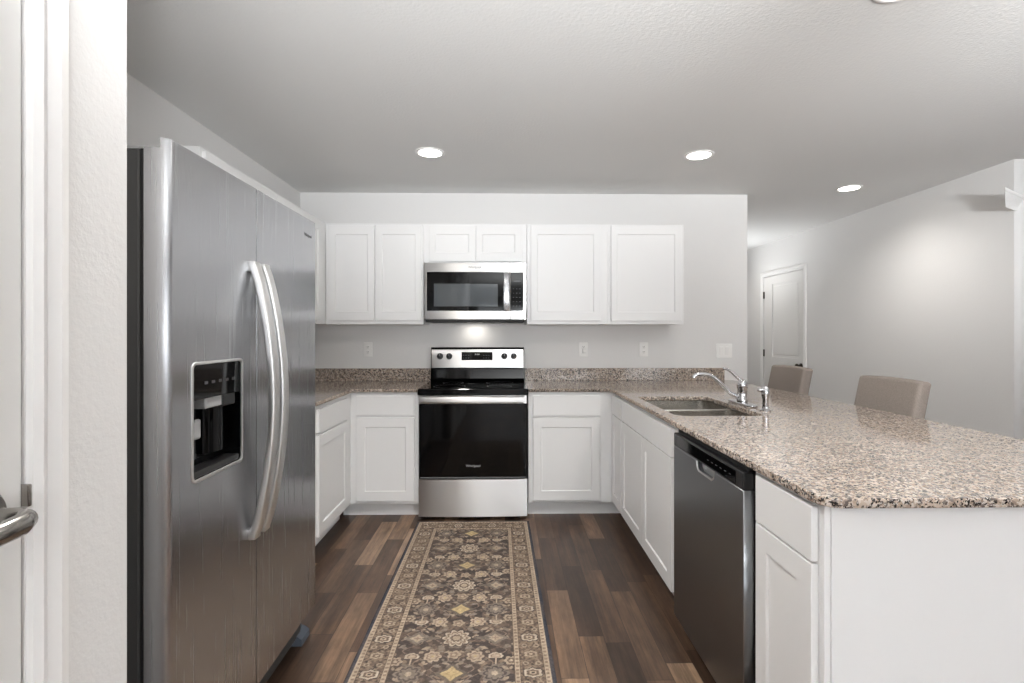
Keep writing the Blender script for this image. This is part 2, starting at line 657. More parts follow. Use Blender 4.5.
def casing(name, prof_w, y0, y1, ztop, x, sgn, label):
    """door casing on a wall facing sgn along X, around an opening y0..y1, ztop"""
    mb = MB()
    steps = [(0.0, 0.010), (0.16, 0.016), (0.34, 0.012), (0.62, 0.019), (0.92, 0.014), (1.0, 0.004)]

    def leg(a, b, z1):
        for (f0, t0), (f1, t1) in zip(steps, steps[1:]):
            ya, yb = a + (b - a) * f0, a + (b - a) * f1
            vs = []
            for z in (0.0, z1 + prof_w):
                zz = lambda f: (0.0 if z == 0.0 else z1 + prof_w * f)
                vs.append([(x, ya, zz(f0)), (x + sgn * t0, ya, zz(f0)), (x + sgn * t1, yb, zz(f1)), (x, yb, zz(f1))])
            q = [mb.bm.verts.new(p) for p in vs[0] + vs[1]]
            for i in range(4):
                mb.bm.faces.new((q[i], q[(i + 1) % 4], q[4 + (i + 1) % 4], q[4 + i]))
            mb.bm.faces.new(q[3::-1])
            mb.bm.faces.new(q[4:])

    def head(a, b, z1):
        for (f0, t0), (f1, t1) in zip(steps, steps[1:]):
            vs = []
            for s in (0, 1):
                yy = lambda f: (a - prof_w * f if s == 0 else b + prof_w * f)
                vs.append([(x, yy(f0), z1 + prof_w * f0), (x + sgn * t0, yy(f0), z1 + prof_w * f0), (x + sgn * t1, yy(f1), z1 + prof_w * f1), (x, yy(f1), z1 + prof_w * f1)])
            q = [mb.bm.verts.new(p) for p in vs[0] + vs[1]]
            for i in range(4):
                mb.bm.faces.new((q[i], q[(i + 1) % 4], q[4 + (i + 1) % 4], q[4 + i]))
            mb.bm.faces.new(q[3::-1])
            mb.bm.faces.new(q[4:])
    leg(y1, y1 + prof_w, ztop)
    leg(y0, y0 - prof_w, ztop)
    head(y0, y1, ztop)
    # jamb lining
    return struct(mb.build(name, 'trim'), label, 'trim')


casing('trim_1', 0.056, PY0 + 0.0, PY1 + 0.002, PZ + 0.002, XP, 1, 'white moulded casing around the pantry door')

# right wall with the hallway door
HY0, HY1, HZ = 5.70, 6.60, 2.035
out = [(3.321, 0), (HY0, 0), (HY0, HZ), (HY1, HZ), (HY1, 0), (9.0, 0), (9.0, C), (3.321, C)]
mr = Matrix(((0, 0, 1, XR), (1, 0, 0, 0), (0, 1, 0, 0), (0, 0, 0, 1)))
struct(MB().plate(out, [], 0.12, 0.0, mr).build('wall_right', 'wall'), 'long pale grey wall behind the bar stools', 'wall')
struct(MB().box(XR + 0.10, XR + 0.13, HY0 - 0.05, HY1 + 0.05, 0, HZ + 0.05).build('wall_behind', 'wall'))
d2 = thing('door_2', 'white two-panel hallway door with dark hinges and knob', 'door', (XR + 0.008, HY1 - 0.004, 0), -PI / 2)
struct(d2)
W2 = HY1 - HY0 - 0.008
panel_door(d2, W2, HZ - 0.009, [(0.20, W2 - 0.11, 1.01, 1.925), (0.20, W2 - 0.11, 0.22, 0.80)], 0.036, 'door')
for z in (1.80, 1.05, 0.22):
    hb = MB().cyl((0.002, -0.008, z - 0.045), (0.002, -0.008, z + 0.045), 0.007, seg=12)
    hb.box(-0.012, 0.016, -0.004, -0.0005, z - 0.045, z + 0.045)
    hb.build('hinge', 'bronze', d2, 40)
kb = MB().lathe([(0.0, 0.0), (0.032, 0.0), (0.03, 0.008), (0.012, 0.012), (0.011, 0.03), (0.02, 0.036), (0.028, 0.048), (0.027, 0.058), (0.018, 0.066), (0.0, 0.068)],
                (W2 - 0.06, 0, 0.93), (0, -1, 0))
kb.build('door_knob', 'bronze', d2, 40)
casing('trim_2', 0.06, HY0, HY1, HZ, XR, -1, 'white casing around the hallway door')
struct(MB().box(XR - 0.014, XR, 3.321, HY0 - 0.062, 0, 0.085, 0.003).build('baseboard_right', 'trim'), 'white baseboard along the right wall', 'baseboard')

# moulded ledge by the corner of the right wall
ang = math.radians(31)
lm = Matrix.Translation((3.116, 3.12, 2.114)) @ Matrix.Rotation(ang, 4, 'Z')
prof = [(0.0, 0.0), (-0.010, 0.0), (-0.016, 0.030), (-0.030, 0.045), (-0.034, 0.060), (-0.062, 0.085), (-0.066, 0.100), (-0.078, 0.104), (-0.078, 0.126), (0.0, 0.126)]
lb = MB()
r0 = [lb.bm.verts.new(lm @ Vector(((y + 0.078) * 1.5 + (0.126 - z) * 0.16, (y + 0.078) * 0.4, z * 0.8))) for y, z in prof]
r1 = [lb.bm.verts.new(lm @ Vector((0.44, (y + 0.078) * 0.4, z * 0.8))) for y, z in prof]
for i in range(len(prof)):
    j = (i + 1) % len(prof)
    lb.bm.faces.new((r0[i], r0[j], r1[j], r1[i]))
lb.bm.faces.new(r0[::-1])
lb.bm.faces.new(r1)
struct(lb.build('trim_3', 'trim'), 'end of a white crown-moulded ledge high by the right wall corner', 'ledge')

# rear and outer walls with their window openings
holes = [[(a0, z0), (a1, z0), (a1, z1), (a0, z1)] for ax, k, a0, a1, z0, z1 in WINDOWS if ax == 'Y']
struct(MB().plate([(-3.0, 0), (XE + 0.12, 0), (XE + 0.12, C), (-3.0, C)], holes, 0.12, 0.0, upright(REAR - 0.12)).build('wall_rear', 'wall'))
holes = [[(a0, z0), (a1, z0), (a1, z1), (a0, z1)] for ax, k, a0, a1, z0, z1 in WINDOWS if ax == 'X']
struct(MB().plate([(REAR, 0), (3.321, 0), (3.321, C), (REAR, C)], holes, 0.12, 0.0,
                  Matrix(((0, 0, 1, XE), (1, 0, 0, 0), (0, 1, 0, 0), (0, 0, 0, 1)))).build('wall_east', 'wall'))
for i, (ax, k, a0, a1, z0, z1) in enumerate(WINDOWS):
    n = max(1, round((a1 - a0) / 0.85))
    hs = []
    wdt = (a1 - a0 - 0.06) / n
    for j in range(n):
        x0 = a0 + 0.05 + j * wdt
        hs.append([(x0, z0 + 0.06), (x0 + wdt - 0.04, z0 + 0.06), (x0 + wdt - 0.04, z1 - 0.06), (x0, z1 - 0.06)])
    mm = upright(k - 0.09) if ax == 'Y' else Matrix(((0, 0, 1, k + 0.04), (1, 0, 0, 0), (0, 1, 0, 0), (0, 0, 0, 1)))
    struct(MB().plate([(a0, z0), (a1, z0), (a1, z1), (a0, z1)], hs, 0.05, 0.002, mm).build('window_%d' % (i + 1), 'trim'))


# ------------------------------------------------------------------ cabinets
def shaker(name, parent, x0, x1, z0, z1, y=0.0, thick=0.018, rail=0.066, stile=0.048, recess=0.007, mat='cabinet'):
    """shaker door: front at y - thick, facing -y"""
    f = y - thick
    b = bmesh.new()
    e = 0.0015

    def loop(d, yy, g=None):
        g = d if g is None else g
        return [b.verts.new((x0 + d, yy, z0 + g)), b.verts.new((x1 - d, yy, z0 + g)), b.verts.new((x1 - d, yy, z1 - g)), b.verts.new((x0 + d, yy, z1 - g))]
    L = [loop(0, y), loop(0, f + e), loop(e, f), loop(stile, f, rail), loop(stile + 0.005, f + recess, rail + 0.005)]
    for a, c in zip(L, L[1:]):
        for i in range(4):
            b.faces.new((a[i], a[(i + 1) % 4], c[(i + 1) % 4], c[i]))
    b.faces.new(L[0][::-1])
    b.faces.new(L[-1])
    mb = MB()
    mb._merge(b)
    return mb.build(name, mat, parent)


def slab(name, parent, x0, x1, z0, z1, y=0.0, thick=0.018):
    return MB().box(x0, x1, y - thick, y, z0, z1, 0.0015, 1).build(name, 'cabinet', parent)


def base_cabinet(label, loc, rotz, w, depth, doors, drawers, toe=True, toe_ext=(0, 0), hollow=None):
    t = thing('base_cabinet', label, 'cabinet', loc, rotz, None)
    mb = MB()
    mb.box(0.0, w, 0.0, 0.02, 0.105, 0.889, 0.0008, 1)            # face frame
    if hollow:
        mb.box(0, 0.018, 0.02, depth, 0.105, 0.885)
        mb.box(w - 0.018, w, 0.02, depth, 0.105, 0.885)
        mb.box(0, w, 0.02, depth, 0.105, 0.125)
    else:
        mb.box(0.0, w, 0.02, depth, 0.105, 0.885)
    mb.build('carcass', 'cabinet', t)
    if toe:
        MB().box(-toe_ext[0], w + toe_ext[1], 0.075, 0.09, 0.0, 0.105).build('toe_kick', 'cabinet', t)
    for x0, x1, z0, z1 in doors:
        shaker('door', t, x0, x1, z0, z1, stile=0.06)
    for x0, x1, z0, z1 in drawers:
        slab('drawer_front', t, x0, x1, z0, z1)
    return t


FY = 3.604                         # face frames on the back wall
DEP = D - FY - 0.002
# back wall, left of the range: x -1.085 .. -.605
base_cabinet('white base cabinet with drawer and door, between the range and the inner corner', (-1.085, FY, 0), 0, 0.478, DEP,
             [(0.044, 0.450, 0.128, 0.712)], [(0.044, 0.450, 0.729, 0.864)], toe_ext=(0.073, 0))
# back wall, right of the range
base_cabinet('white base cabinet with drawer and door right of the range', (0.166, FY, 0), 0, 0.604, DEP,
             [(0.032, 0.506, 0.125, 0.708)], [(0.032, 0.506, 0.720, 0.864)], toe_ext=(0, 0.073))
# left wall run, faces +X
base_cabinet('white base cabinet with one drawer over one door at the left wall behind the refrigerator', (-1.085, 2.925, 0), PI / 2, 0.678, 0.590,
             [(0.03, 0.560, 0.128, 0.712)], [(0.03, 0.560, 0.729, 0.864)])
base_cabinet('white base cabinet under the left counter directly beyond the refrigerator', (-1.085, 2.25, 0), PI / 2, 0.674, 0.590,
             [(0.03, 0.644, 0.128, 0.712)], [(0.03, 0.644, 0.729, 0.864)])
# peninsula, faces -X; local x runs towards the camera
PX = 0.771
base_cabinet('narrow white base cabinet in the inner corner beside the sink cabinet', (PX, FY - 0.001, 0), -PI / 2, 0.312, 0.600,
             [(0.022, 0.300, 0.128, 0.735)], [(0.022, 0.300, 0.7405, 0.868)])
base_cabinet('wide white sink base cabinet with two doors under a false drawer front', (PX, 3.290, 0), -PI / 2, 1.065, 0.600,
             [(0.008, 0.496, 0.128, 0.735), (0.500, 0.990, 0.128, 0.735)], [(0.008, 0.990, 0.7405, 0.868)], hollow=True)
ec = base_cabinet('narrow white cabinet with drawer and door at the near end of the peninsula', (PX, 1.552, 0), -PI / 2, 0.322, 0.600,
                  [(0.033, 0.312, 0.128, 0.734)], [(0.033, 0.312, 0.7405, 0.876)])
pp = MB().box(0.786, 1.45, 1.212, 1.2285, 0.0, 0.889, 0.001, 1)
pp.box(0.771, 0.786, 1.2165, 1.2285, 0.0, 0.889)
tag(pp.build('end_panel', 'cabinet'), 'large flat white panel closing the near end of the peninsula', 'panel')
tag(MB().box(1.40, 1.45, 1.2295, D - 0.002, 0.0, 0.889).build('back_panel', 'cabinet'), 'white panel along the stool side of the peninsula under the counter', 'panel')


def wall_cabinet(label, loc, rotz, w, z0, z1, depth, doors):
    t = thing('wall_cabinet', label, 'cabinet', (loc[0], loc[1], z0), rotz)
    h = z1 - z0
    mb = MB()
    mb.box(0.0, w, 0.0, 0.019, 0.0, h, 0.001, 1)
    mb.box(0.0, 0.016, 0.019, depth, 0.0, h)
    mb.box(w - 0.016, w, 0.019, depth, 0.0, h)
    mb.box(0.016, w - 0.016, 0.019, depth, 0.016, h)
    mb.build('carcass', 'cabinet', t)
    for x0, x1, a, b in doors:
        shaker('door', t, x0, x1, a - z0, b - z0)
    return t


UY = 3.889
UD = D - UY - 0.001
UT = 2.136
wall_cabinet('white wall cabinet with two tall doors between the corner and the microwave', (-1.355, UY), 0, 0.737, 1.372, UT, UD,
             [(0.026, 0.369, 1.402, 2.118), (0.378, 0.726, 1.402, 2.118)])
wall_cabinet('short white wall cabinet with two small doors above the microwave', (-0.616, UY), 0, 0.782, 1.836, UT, UD,
             [(0.042, 0.392, 1.850, 2.120), (0.398, 0.742, 1.850, 2.120)])
wall_cabinet('white wall cabinet with one wide door just right of the microwave', (0.168, UY), 0, 0.620, 1.372, UT, UD,
             [(0.030, 0.560, 1.398, 2.122)])
wall_cabinet('last white wall cabinet with one wide door above the far sink corner', (0.789, UY), 0, 0.582, 1.372, UT, UD,
             [(0.022, 0.560, 1.398, 2.126)])
wall_cabinet('white wall cabinet on the left wall showing as a strip above the refrigerator', (-1.358, 2.292), PI / 2, 1.600, 1.372, UT, 0.318,
             [(0.02, 0.735, 1.402, 2.118), (0.74, 1.45, 1.402, 2.118)])

# ------------------------------------------------------------------ counters
CT, CTH = 0.914, 0.0235
cz = Matrix.Translation((0, 0, CT - CTH))
# left L
lc = thing('countertop', 'speckled brown granite countertop left of the range in the corner', 'countertop', (-1.37, 3.9, 0))


def rel(root, mb, name, mat, smooth=None):
    o = mb.build(name, mat, None, smooth)
    o.parent = root
    o.matrix_parent_inverse = Matrix.Translation(root.location).inverted()
    return o


pl = [(XL + 0.001, 2.25), (-1.062, 2.25), (-1.062, 3.575), (-0.606, 3.575), (-0.606, D - 0.001), (XL + 0.001, D - 0.001)]
rel(lc, MB().plate(pl, [], CTH, 0.004, cz), 'slab', 'granite')
bs = MB().box(XL + 0.021, -0.606, D - 0.021, D - 0.001, CT + 0.0002, CT + 0.102, 0.002)
bs.box(XL + 0.001, XL + 0.021, 2.25, D - 0.001, CT + 0.0002, CT + 0.102, 0.002)
rel(lc, bs, 'backsplash', 'granite')
# right L with the sink opening
rc = thing('countertop', 'long speckled granite countertop running over the sink and the peninsula', 'countertop', (1.3, 2.6, 0))
SX0, SX1, SY0, SY1 = 0.812, 1.238, 2.385, 3.115
r = 0.05


def arc(cx, cy, q, a0, a1, n=7):
    return [(cx + q * math.cos(a0 + (a1 - a0) * k / n), cy + q * math.sin(a0 + (a1 - a0) * k / n)) for k in range(n + 1)]


XC0, XC1, YC0 = 0.746, 1.90, 1.180
pr = [(0.166, 3.575), (XC0, 3.575)] + arc(XC0 + 0.055, YC0 + 0.055, 0.055, PI, 1.5 * PI) + arc(XC1 - 0.10, YC0 + 0.10, 0.10, 1.5 * PI, 2 * PI) + [(XC1, D - 0.001), (0.166, D - 0.001)]
hole = rrect(SX0, SX1, SY0, SY1, 0.05, radii=(0.06, 0.05, 0.03, 0.035))
rel(rc, MB().plate(pr, [hole], CTH, 0.004, cz), 'slab', 'granite')
rel(rc, MB().box(0.166, 1.822, D - 0.021, D - 0.001, CT + 0.0002, CT + 0.102, 0.002), 'backsplash', 'granite')

# ------------------------------------------------------------------ sink
sk = thing('kitchen_sink', 'double-bowl stainless steel sink set under the granite counter', 'sink', ((SX0 + SX1) / 2, (SY0 + SY1) / 2, 0.70))


def bowl(x0, x1, y0, y1, zt, zb):
    mb = MB()
    rings = []
    prof = [(0.012, zt, 0.06), (0.0, zt, 0.06), (0.0, zt - 0.01, 0.06), (-0.004, zb + 0.03, 0.06), (-0.012, zb + 0.010, 0.055), (-0.035, zb, 0.04)]
    for off, z, rad in prof:
        rings.append([mb.bm.verts.new((a, b, z)) for a, b in rrect(x0 - off, x1 + off, y0 - off, y1 + off, rad, 6)])
    n = len(rings[0])
    for a, c in zip(rings, rings[1:]):
        for k in range(n):
            mb.bm.faces.new((a[k], a[(k + 1) % n], c[(k + 1) % n], c[k]))
    mb.bm.faces.new(rings[-1][::-1])
    bmesh.ops.recalc_face_normals(mb.bm, faces=mb.bm.faces)
    for f in mb.bm.faces:
        f.normal_flip()
    return mb


ym = (SY0 + SY1) / 2
for y0, y1 in ((SY0 - 0.004, ym - 0.012), (ym + 0.012, SY1 + 0.004)):
    o = rel(sk, bowl(SX0 - 0.004, SX1 + 0.004, y0, y1, 0.889, 0.715), 'bowl', 'sink', 40)
    rel(sk, MB().lathe([(0.0, 0.0), (0.045, 0.0), (0.045, 0.003), (0.036, 0.005), (0.03, 0.002), (0.0, 0.002)], ((SX0 + SX1) / 2 + 0.03, (y0 + y1) / 2, 0.7155)), 'drain', 'nickel', 40)
rel(sk, MB().box(SX0 + 0.0, SX1 - 0.0, ym - 0.013, ym + 0.013, 0.880, 0.8895, 0.004), 'divider', 'sink', 40)

# ------------------------------------------------------------------ faucet
FX, FYF = 1.296, 2.76
fa = thing('faucet', 'chrome single-lever kitchen faucet with a low swan spout behind the sink', 'faucet', (FX, FYF, CT))
fb = MB().plate(rrect(-0.028, 0.028, -0.135, 0.135, 0.027), [], 0.014, 0.004, Matrix.Translation((0, 0, 0.0002)))
fb.build('base_plate', 'chrome', fa, 40)
MB().lathe([(0.0, 0.013), (0.027, 0.013), (0.029, 0.03), (0.026, 0.036), (0.025, 0.085), (0.028, 0.092), (0.0285, 0.112), (0.023, 0.128), (0.012, 0.136), (0.0, 0.138)], (0, 0, 0)).build('body', 'chrome', fa, 40)


def bez(p0, p1, p2, p3, n=12):
    out = []
    for k in range(n + 1):
        t = k / n
        out.append(tuple((1 - t) ** 3 * a + 3 * (1 - t) ** 2 * t * b + 3 * (1 - t) * t * t * c + t ** 3 * d for a, b, c, d in zip(p0, p1, p2, p3)))
    return out


sp = bez((-0.018, 0, 0.048), (-0.09, 0, 0.044), (-0.12, 0, 0.160), (-0.205, 0, 0.166), 16) + bez((-0.205, 0, 0.166), (-0.238, 0, 0.168), (-0.262, 0, 0.168), (-0.266, 0, 0.146), 6)[1:]
MB().tube(sp, 0.0105, 14, [1.15 - 0.25 * k / (len(sp) - 1) for k in range(len(sp))], up=(0, 1, 0)).build('spout', 'chrome', fa, 50)
hl = bez((0.0, 0, 0.130), (-0.03, 0.0, 0.140), (-0.055, 0.0, 0.190), (-0.10, 0.0, 0.197), 10)
MB().tube(hl, 0.007, 12, [1.3 - 0.035 * k for k in range(len(hl))], up=(0, 1, 0)).sphere(hl[-1], 0.0075).build('lever', 'chrome', fa, 50)

sy = thing('side_sprayer', 'chrome side sprayer on its round base nearer than the faucet', 'sprayer', (1.308, 2.535, CT))
MB().lathe([(0.0, 0.0002), (0.026, 0.0002), (0.026, 0.006), (0.017, 0.014), (0.016, 0.022), (0.0, 0.023)], (0, 0, 0)).build('base', 'chrome', sy, 40)
MB().lathe([(0.0, 0.02), (0.0145, 0.02), (0.014, 0.055), (0.0185, 0.075), (0.0195, 0.098), (0.015, 0.116), (0.008, 0.124), (0.0, 0.125)], (0, 0, 0)).build('grip', 'chrome', sy, 40)
MB().cyl((0.004, 0, 0.112), (-0.026, 0.004, 0.104), 0.011, 0.009, 18).sphere((-0.028, 0.004, 0.1035), 0.0112, seg=16).build('spray_head', 'chrome', sy, 40)

# ------------------------------------------------------------------ refrigerator
FW = 0.964
fr = thing('refrigerator', 'tall side-by-side stainless steel refrigerator with a black dispenser', 'refrigerator', (-0.80, 1.222, 0), PI / 2)
MB().box(0.004, FW - 0.004, 0.066, 0.835, 0.03, 1.744, 0.006, 2).build('body', 'gray_dark', fr)
gk = MB().box(0.006, FW - 0.006, 0.056, 0.066, 0.17, 1.742)
gk.box(0.4330, 0.4390, 0.003, 0.056, 0.17, 1.760)  # black strip in the seam stands in for shade between the doors
gk.build('gasket_seam_shade', 'black_soft', fr)
ZB, ZT = 0.163, 1.744


def fridge_door(name, x0, x1, hole, side):
    """front skin a little taller than the door slab behind it; the outer upright edge (side -1 or 1) is rounded"""
    hs = [hole] if hole else []
    rx, ry = 0.020, 0.050
    a0, a1 = (x0 + rx, x1) if side < 0 else (x0, x1 - rx)
    mb = MB().plate([(a0, ZB), (a1, ZB), (a1, ZT + 0.024), (a0, ZT + 0.024)], hs, 0.014, 0.0015, upright(0.0))
    mb.plate([(a0, ZB), (a1, ZB), (a1, ZT), (a0, ZT)], hs, 0.044, 0.0015, upright(0.0105))
    e = a0 + 0.0016 if side < 0 else a1 - 0.0016

    def round_edge(z0, z1, k0, inner):
        pl = []
        for k in range(k0, 15):
            q = 0.5 * PI * k / 14
            pl.append((e + side * (rx + 0.0016) * math.cos(q), ry - ry * math.sin(q)))
        back = [(e, inner)] if inner > ry else []
        if inner > ry:
            pl = [(pl[0][0], inner)] + pl
        else:
            back = [(e, pl[0][1])]
        loop = pl + back
        n = len(loop)
        lo = [mb.bm.verts.new((x, y, z0)) for x, y in loop]
        hi = [mb.bm.verts.new((x, y, z1)) for x, y in loop]
        for k in range(n):
            mb.bm.faces.new((lo[k], lo[(k + 1) % n], hi[(k + 1) % n], hi[k]))
        mb.bm.faces.new(lo[::-1])
        mb.bm.faces.new(hi)
    round_edge(ZB, ZT, 0, 0.0545)
    round_edge(ZT, ZT + 0.024, 6, 0.014)
    return mb.build(name, 'steel_v', fr, 14)


DX0, DX1, DZ0, DZ1 = 0.097, 0.345, 0.918, 1.224
fd = fridge_door('freezer_door', 0.0, 0.4335, rrect(DX0, DX1, DZ0, DZ1, 0.014), -1)
fd['label'] = 'narrow freezer door with the dispenser'
rd = fridge_door('fridge_door', 0.4385, FW, None, 1)
MB().text('Whirlpool', 0.018, facing(-0.0003, 0.865, 1.700)).build('logo', 'mark_dark', rd)


def bow_handle(x, parent, nm):
    z0, z1 = 0.668, 1.517
    pts = []
    for k in range(29):
        t = k / 28
        z = z0 + (z1 - z0) * t
        y = -0.010 - 0.062 * math.sin(PI * t) ** 0.8
        pts.append((x, y, z))
    sec = rrect(-0.012, 0.012, -0.021, 0.021, 0.008, 4)
    mb = MB().sweep(pts, sec, up=(1, 0, 0))
    mb.box(x - 0.020, x + 0.020, -0.022, 0.002, z0 - 0.012, z0 + 0.022, 0.005)
    mb.box(x - 0.020, x + 0.020, -0.022, 0.002, z1 - 0.022, z1 + 0.012, 0.005)
    return mb.build(nm, 'satin', parent, 40)


bow_handle(0.402, fd, 'handle')
bow_handle(0.468, rd, 'handle')
# dispenser
dm = MB().plate(rrect(DX0 - 0.004, DX1 + 0.004, DZ0 - 0.004, DZ1 + 0.004, 0.018), [rrect(DX0 + 0.004, DX1 - 0.004, DZ0 + 0.004, DZ1 - 0.004, 0.012)], 0.006, 0.001, upright(-0.0025))
dm.build('dispenser_trim', 'satin', fd, 40)
dr = MB().box(DX0 + 0.001, DX1 - 0.001, 0.052, 0.058, DZ0 + 0.001, DZ1 - 0.001)
dr.box(DX0 + 0.001, DX0 + 0.006, 0.004, 0.055, DZ0 + 0.003, DZ1 - 0.003)
dr.box(DX1 - 0.006, DX1 - 0.001, 0.004, 0.055, DZ0 + 0.003, DZ1 - 0.003)
dr.build('dispenser_recess', 'black_glass', fd)
dp = MB().plate(rrect(DX0 + 0.005, DX1 - 0.005, 1.128, DZ1 - 0.005, 0.010, radii=(0.003, 0.003, 0.010, 0.010)), [], 0.03, 0.001, upright(0.001))
cp = dp.build('control_panel', 'black_glass', fd)
for k in range(5):
    x = DX0 + 0.055 + k * 0.034
    MB().box(x, x + 0.016, 0.0002, 0.0014, 1.166, 1.174).build('button', 'mark_dark', fd)
MB().box(DX0 + 0.07, DX0 + 0.15, 0.006, 0.05, 1.098, 1.130, 0.004).build('nozzle', 'gray', fd)
MB().box(DX0 + 0.15, DX0 + 0.215, 0.003, 0.05, 1.094, 1.130, 0.004).build('ice_chute', 'black', fd)
MB().box(DX0 + 0.02, DX0 + 0.075, 0.020, 0.032, 1.018, 1.072, 0.006, mat4=Matrix.Rotation(0.0, 4, 'X')).build('paddle', 'gray', fd)
# curved steel splash back inside the recess
cb_ = MB()
arcp = [(DX0 + 0.12 + 0.055 * (1 - math.cos(PI * k / 12)), 0.05 - 0.026 * math.sin(PI * k / 12)) for k in range(13)]
bmv = [[cb_.bm.verts.new((a, b, z)) for a, b in arcp] for z in (0.965, 1.095)]
for k in range(12):
    cb_.bm.faces.new((bmv[0][k], bmv[0][k + 1], bmv[1][k + 1], bmv[1][k]))
cb_.bm.faces.new(bmv[0])
cb_.bm.faces.new(bmv[1][::-1])
cb_.build('ice_paddle', 'black_glass', fd, 60)
MB().box(DX0 + 0.006, DX1 - 0.006, 0.006, 0.054, DZ0 + 0.004, DZ0 + 0.022, 0.003).build('drip_tray', 'black', fd)
# hinge brackets on top, base grille, front feet
for x0, x1 in ((0.012, 0.10), (FW - 0.10, FW - 0.012)):
    hb = MB().box(x0, x1, 0.014, 0.075, ZT + 0.001, ZT + 0.006, 0.001, 1)
    hb.box(x0, x1, 0.0135, 0.019, ZT + 0.002, ZT + 0.026, 0.001, 1)
    hb.cyl((x0 + 0.03, 0.04, ZT + 0.005), (x0 + 0.03, 0.04, ZT + 0.011), 0.008, seg=12)
    hb.build('hinge_bracket', 'satin', fr, 40)
bg = MB().box(0.01, FW - 0.01, 0.075, 0.10, 0.035, 0.155)
for k in range(4):
    bg.box(0.03, FW - 0.03, 0.068, 0.078, 0.05 + k * 0.024, 0.06 + k * 0.024)
bg.build('base_grille', 'black_soft', fr)
for x in (0.02, FW - 0.050):
    ft = MB()
    fp = [(0.045, 0.0), (0.045, 0.026), (0.070, 0.044), (0.115, 0.050), (0.115, 0.0)]
    a = [[ft.bm.verts.new((u, y, z)) for y, z in fp] for u in (x, x + 0.085)]
    for k in range(5):
        ft.bm.faces.new((a[0][k], a[0][(k + 1) % 5], a[1][(k + 1) % 5], a[1][k]))
    ft.bm.faces.new(a[0])
    ft.bm.faces.new(a[1][::-1])
    ft.box(x + 0.03, x + 0.06, 0.07, 0.10, 0.045, 0.10)
    ft.build('foot', 'blue_gray', fr)

# ------------------------------------------------------------------ range
RW = 0.758
rg = thing('range', 'freestanding stainless steel electric range with a black oven door', 'range', (-0.600, 3.545, 0))
RB = 4.195 - 3.545
MB().box(0.0, RW, 0.055, RB - 0.03, 0.035, 0.874, 0.003).build('body', 'black', rg)
ct_ = MB().box(-0.004, RW + 0.004, -0.012, RB - 0.055, 0.876, 0.9185, 0.004, 2)
ct = ct_.build('cooktop', 'black_glass', rg)
for bx, by, br in ((0.20, 0.16, 0.115), (0.56, 0.16, 0.09), (0.20, 0.42, 0.08), (0.56, 0.42, 0.105)):
    rb = MB()
    a = [[rb.bm.verts.new((bx + q * math.cos(2 * PI * k / 48), by + q * math.sin(2 * PI * k / 48), 0.9188)) for k in range(48)] for q in (br, br - 0.003)]
    for k in range(48):
        rb.bm.faces.new((a[0][k], a[0][(k + 1) % 48], a[1][(k + 1) % 48], a[1][k]))
    rb.build('burner_ring', 'mark_dim', ct)
MB().box(0.30, 0.50, -0.0135, -0.011, 0.8815, 0.886).build('vent_slot', 'black_soft', ct)
# oven door
od = MB().box(0.004, RW - 0.004, 0.006, 0.052, 0.293, 0.812, 0.003).build('oven_door', 'oven_glass', rg)
MB().box(0.0045, RW - 0.0045, 0.004, 0.052, 0.8125, 0.872, 0.003).build('door_top_band', 'steel_h', od)
MB().box(0.012, RW - 0.012, 0.0035, 0.010, 0.296, 0.304, 0.001, 1).build('lower_edge', 'mark_dim', od)
hd = MB()
hp = rrect(-0.028, -0.0, 0.822, 0.868, 0.010, 5)
a = [[hd.bm.verts.new((x, y - 0.018, z)) for y, z in hp] for x in (0.022, RW - 0.030)]
n = len(hp)
for k in range(n):
    hd.bm.faces.new((a[0][k], a[0][(k + 1) % n], a[1][(k + 1) % n], a[1][k]))
hd.bm.faces.new(a[0])
hd.bm.faces.new(a[1][::-1])
for x in (0.03, RW - 0.065):
    hd.box(x, x + 0.035, -0.022, 0.006, 0.830, 0.860, 0.003)
hd.build('handle', 'steel_h', od, 40)
MB().text('Whirlpool', 0.024, facing(0.0056, RW / 2 + 0.001, 0.381)).build('logo', 'mark', od)
# bowed storage drawer
dw = MB()
prof = []
N = 24
front = [(0.002 + (RW - 0.004) * k / N, 0.006 - 0.010 * math.sin(PI * k / N)) for k in range(N + 1)]
lo = [dw.bm.verts.new((x, y, 0.030)) for x, y in front]
hi = [dw.bm.verts.new((x, y, 0.288)) for x, y in front]
lob = [dw.bm.verts.new((x, 0.05, 0.030)) for x, y in front]
hib = [dw.bm.verts.new((x, 0.05, 0.288)) for x, y in front]
for k in range(N):
    dw.bm.faces.new((lo[k], lo[k + 1], hi[k + 1], hi[k]))
    dw.bm.faces.new((lob[k], hib[k], hib[k + 1], lob[k + 1]))
    dw.bm.faces.new((lo[k], lob[k], lob[k + 1], lo[k + 1]))
    dw.bm.faces.new((hi[k], hi[k + 1], hib[k + 1], hib[k]))
dw.bm.faces.new((lo[0], hi[0], hib[0], lob[0]))
dw.bm.faces.new((lo[N], lob[N], hib[N], hi[N]))
dw.build('drawer', 'steel_h', rg, 30)
for x in (0.06, RW - 0.06):
    for y in (0.09, RB - 0.1):
        MB().cyl((x, y, 0.0), (x, y, 0.045), 0.018, seg=16).build('foot', 'black_soft', rg, 40)
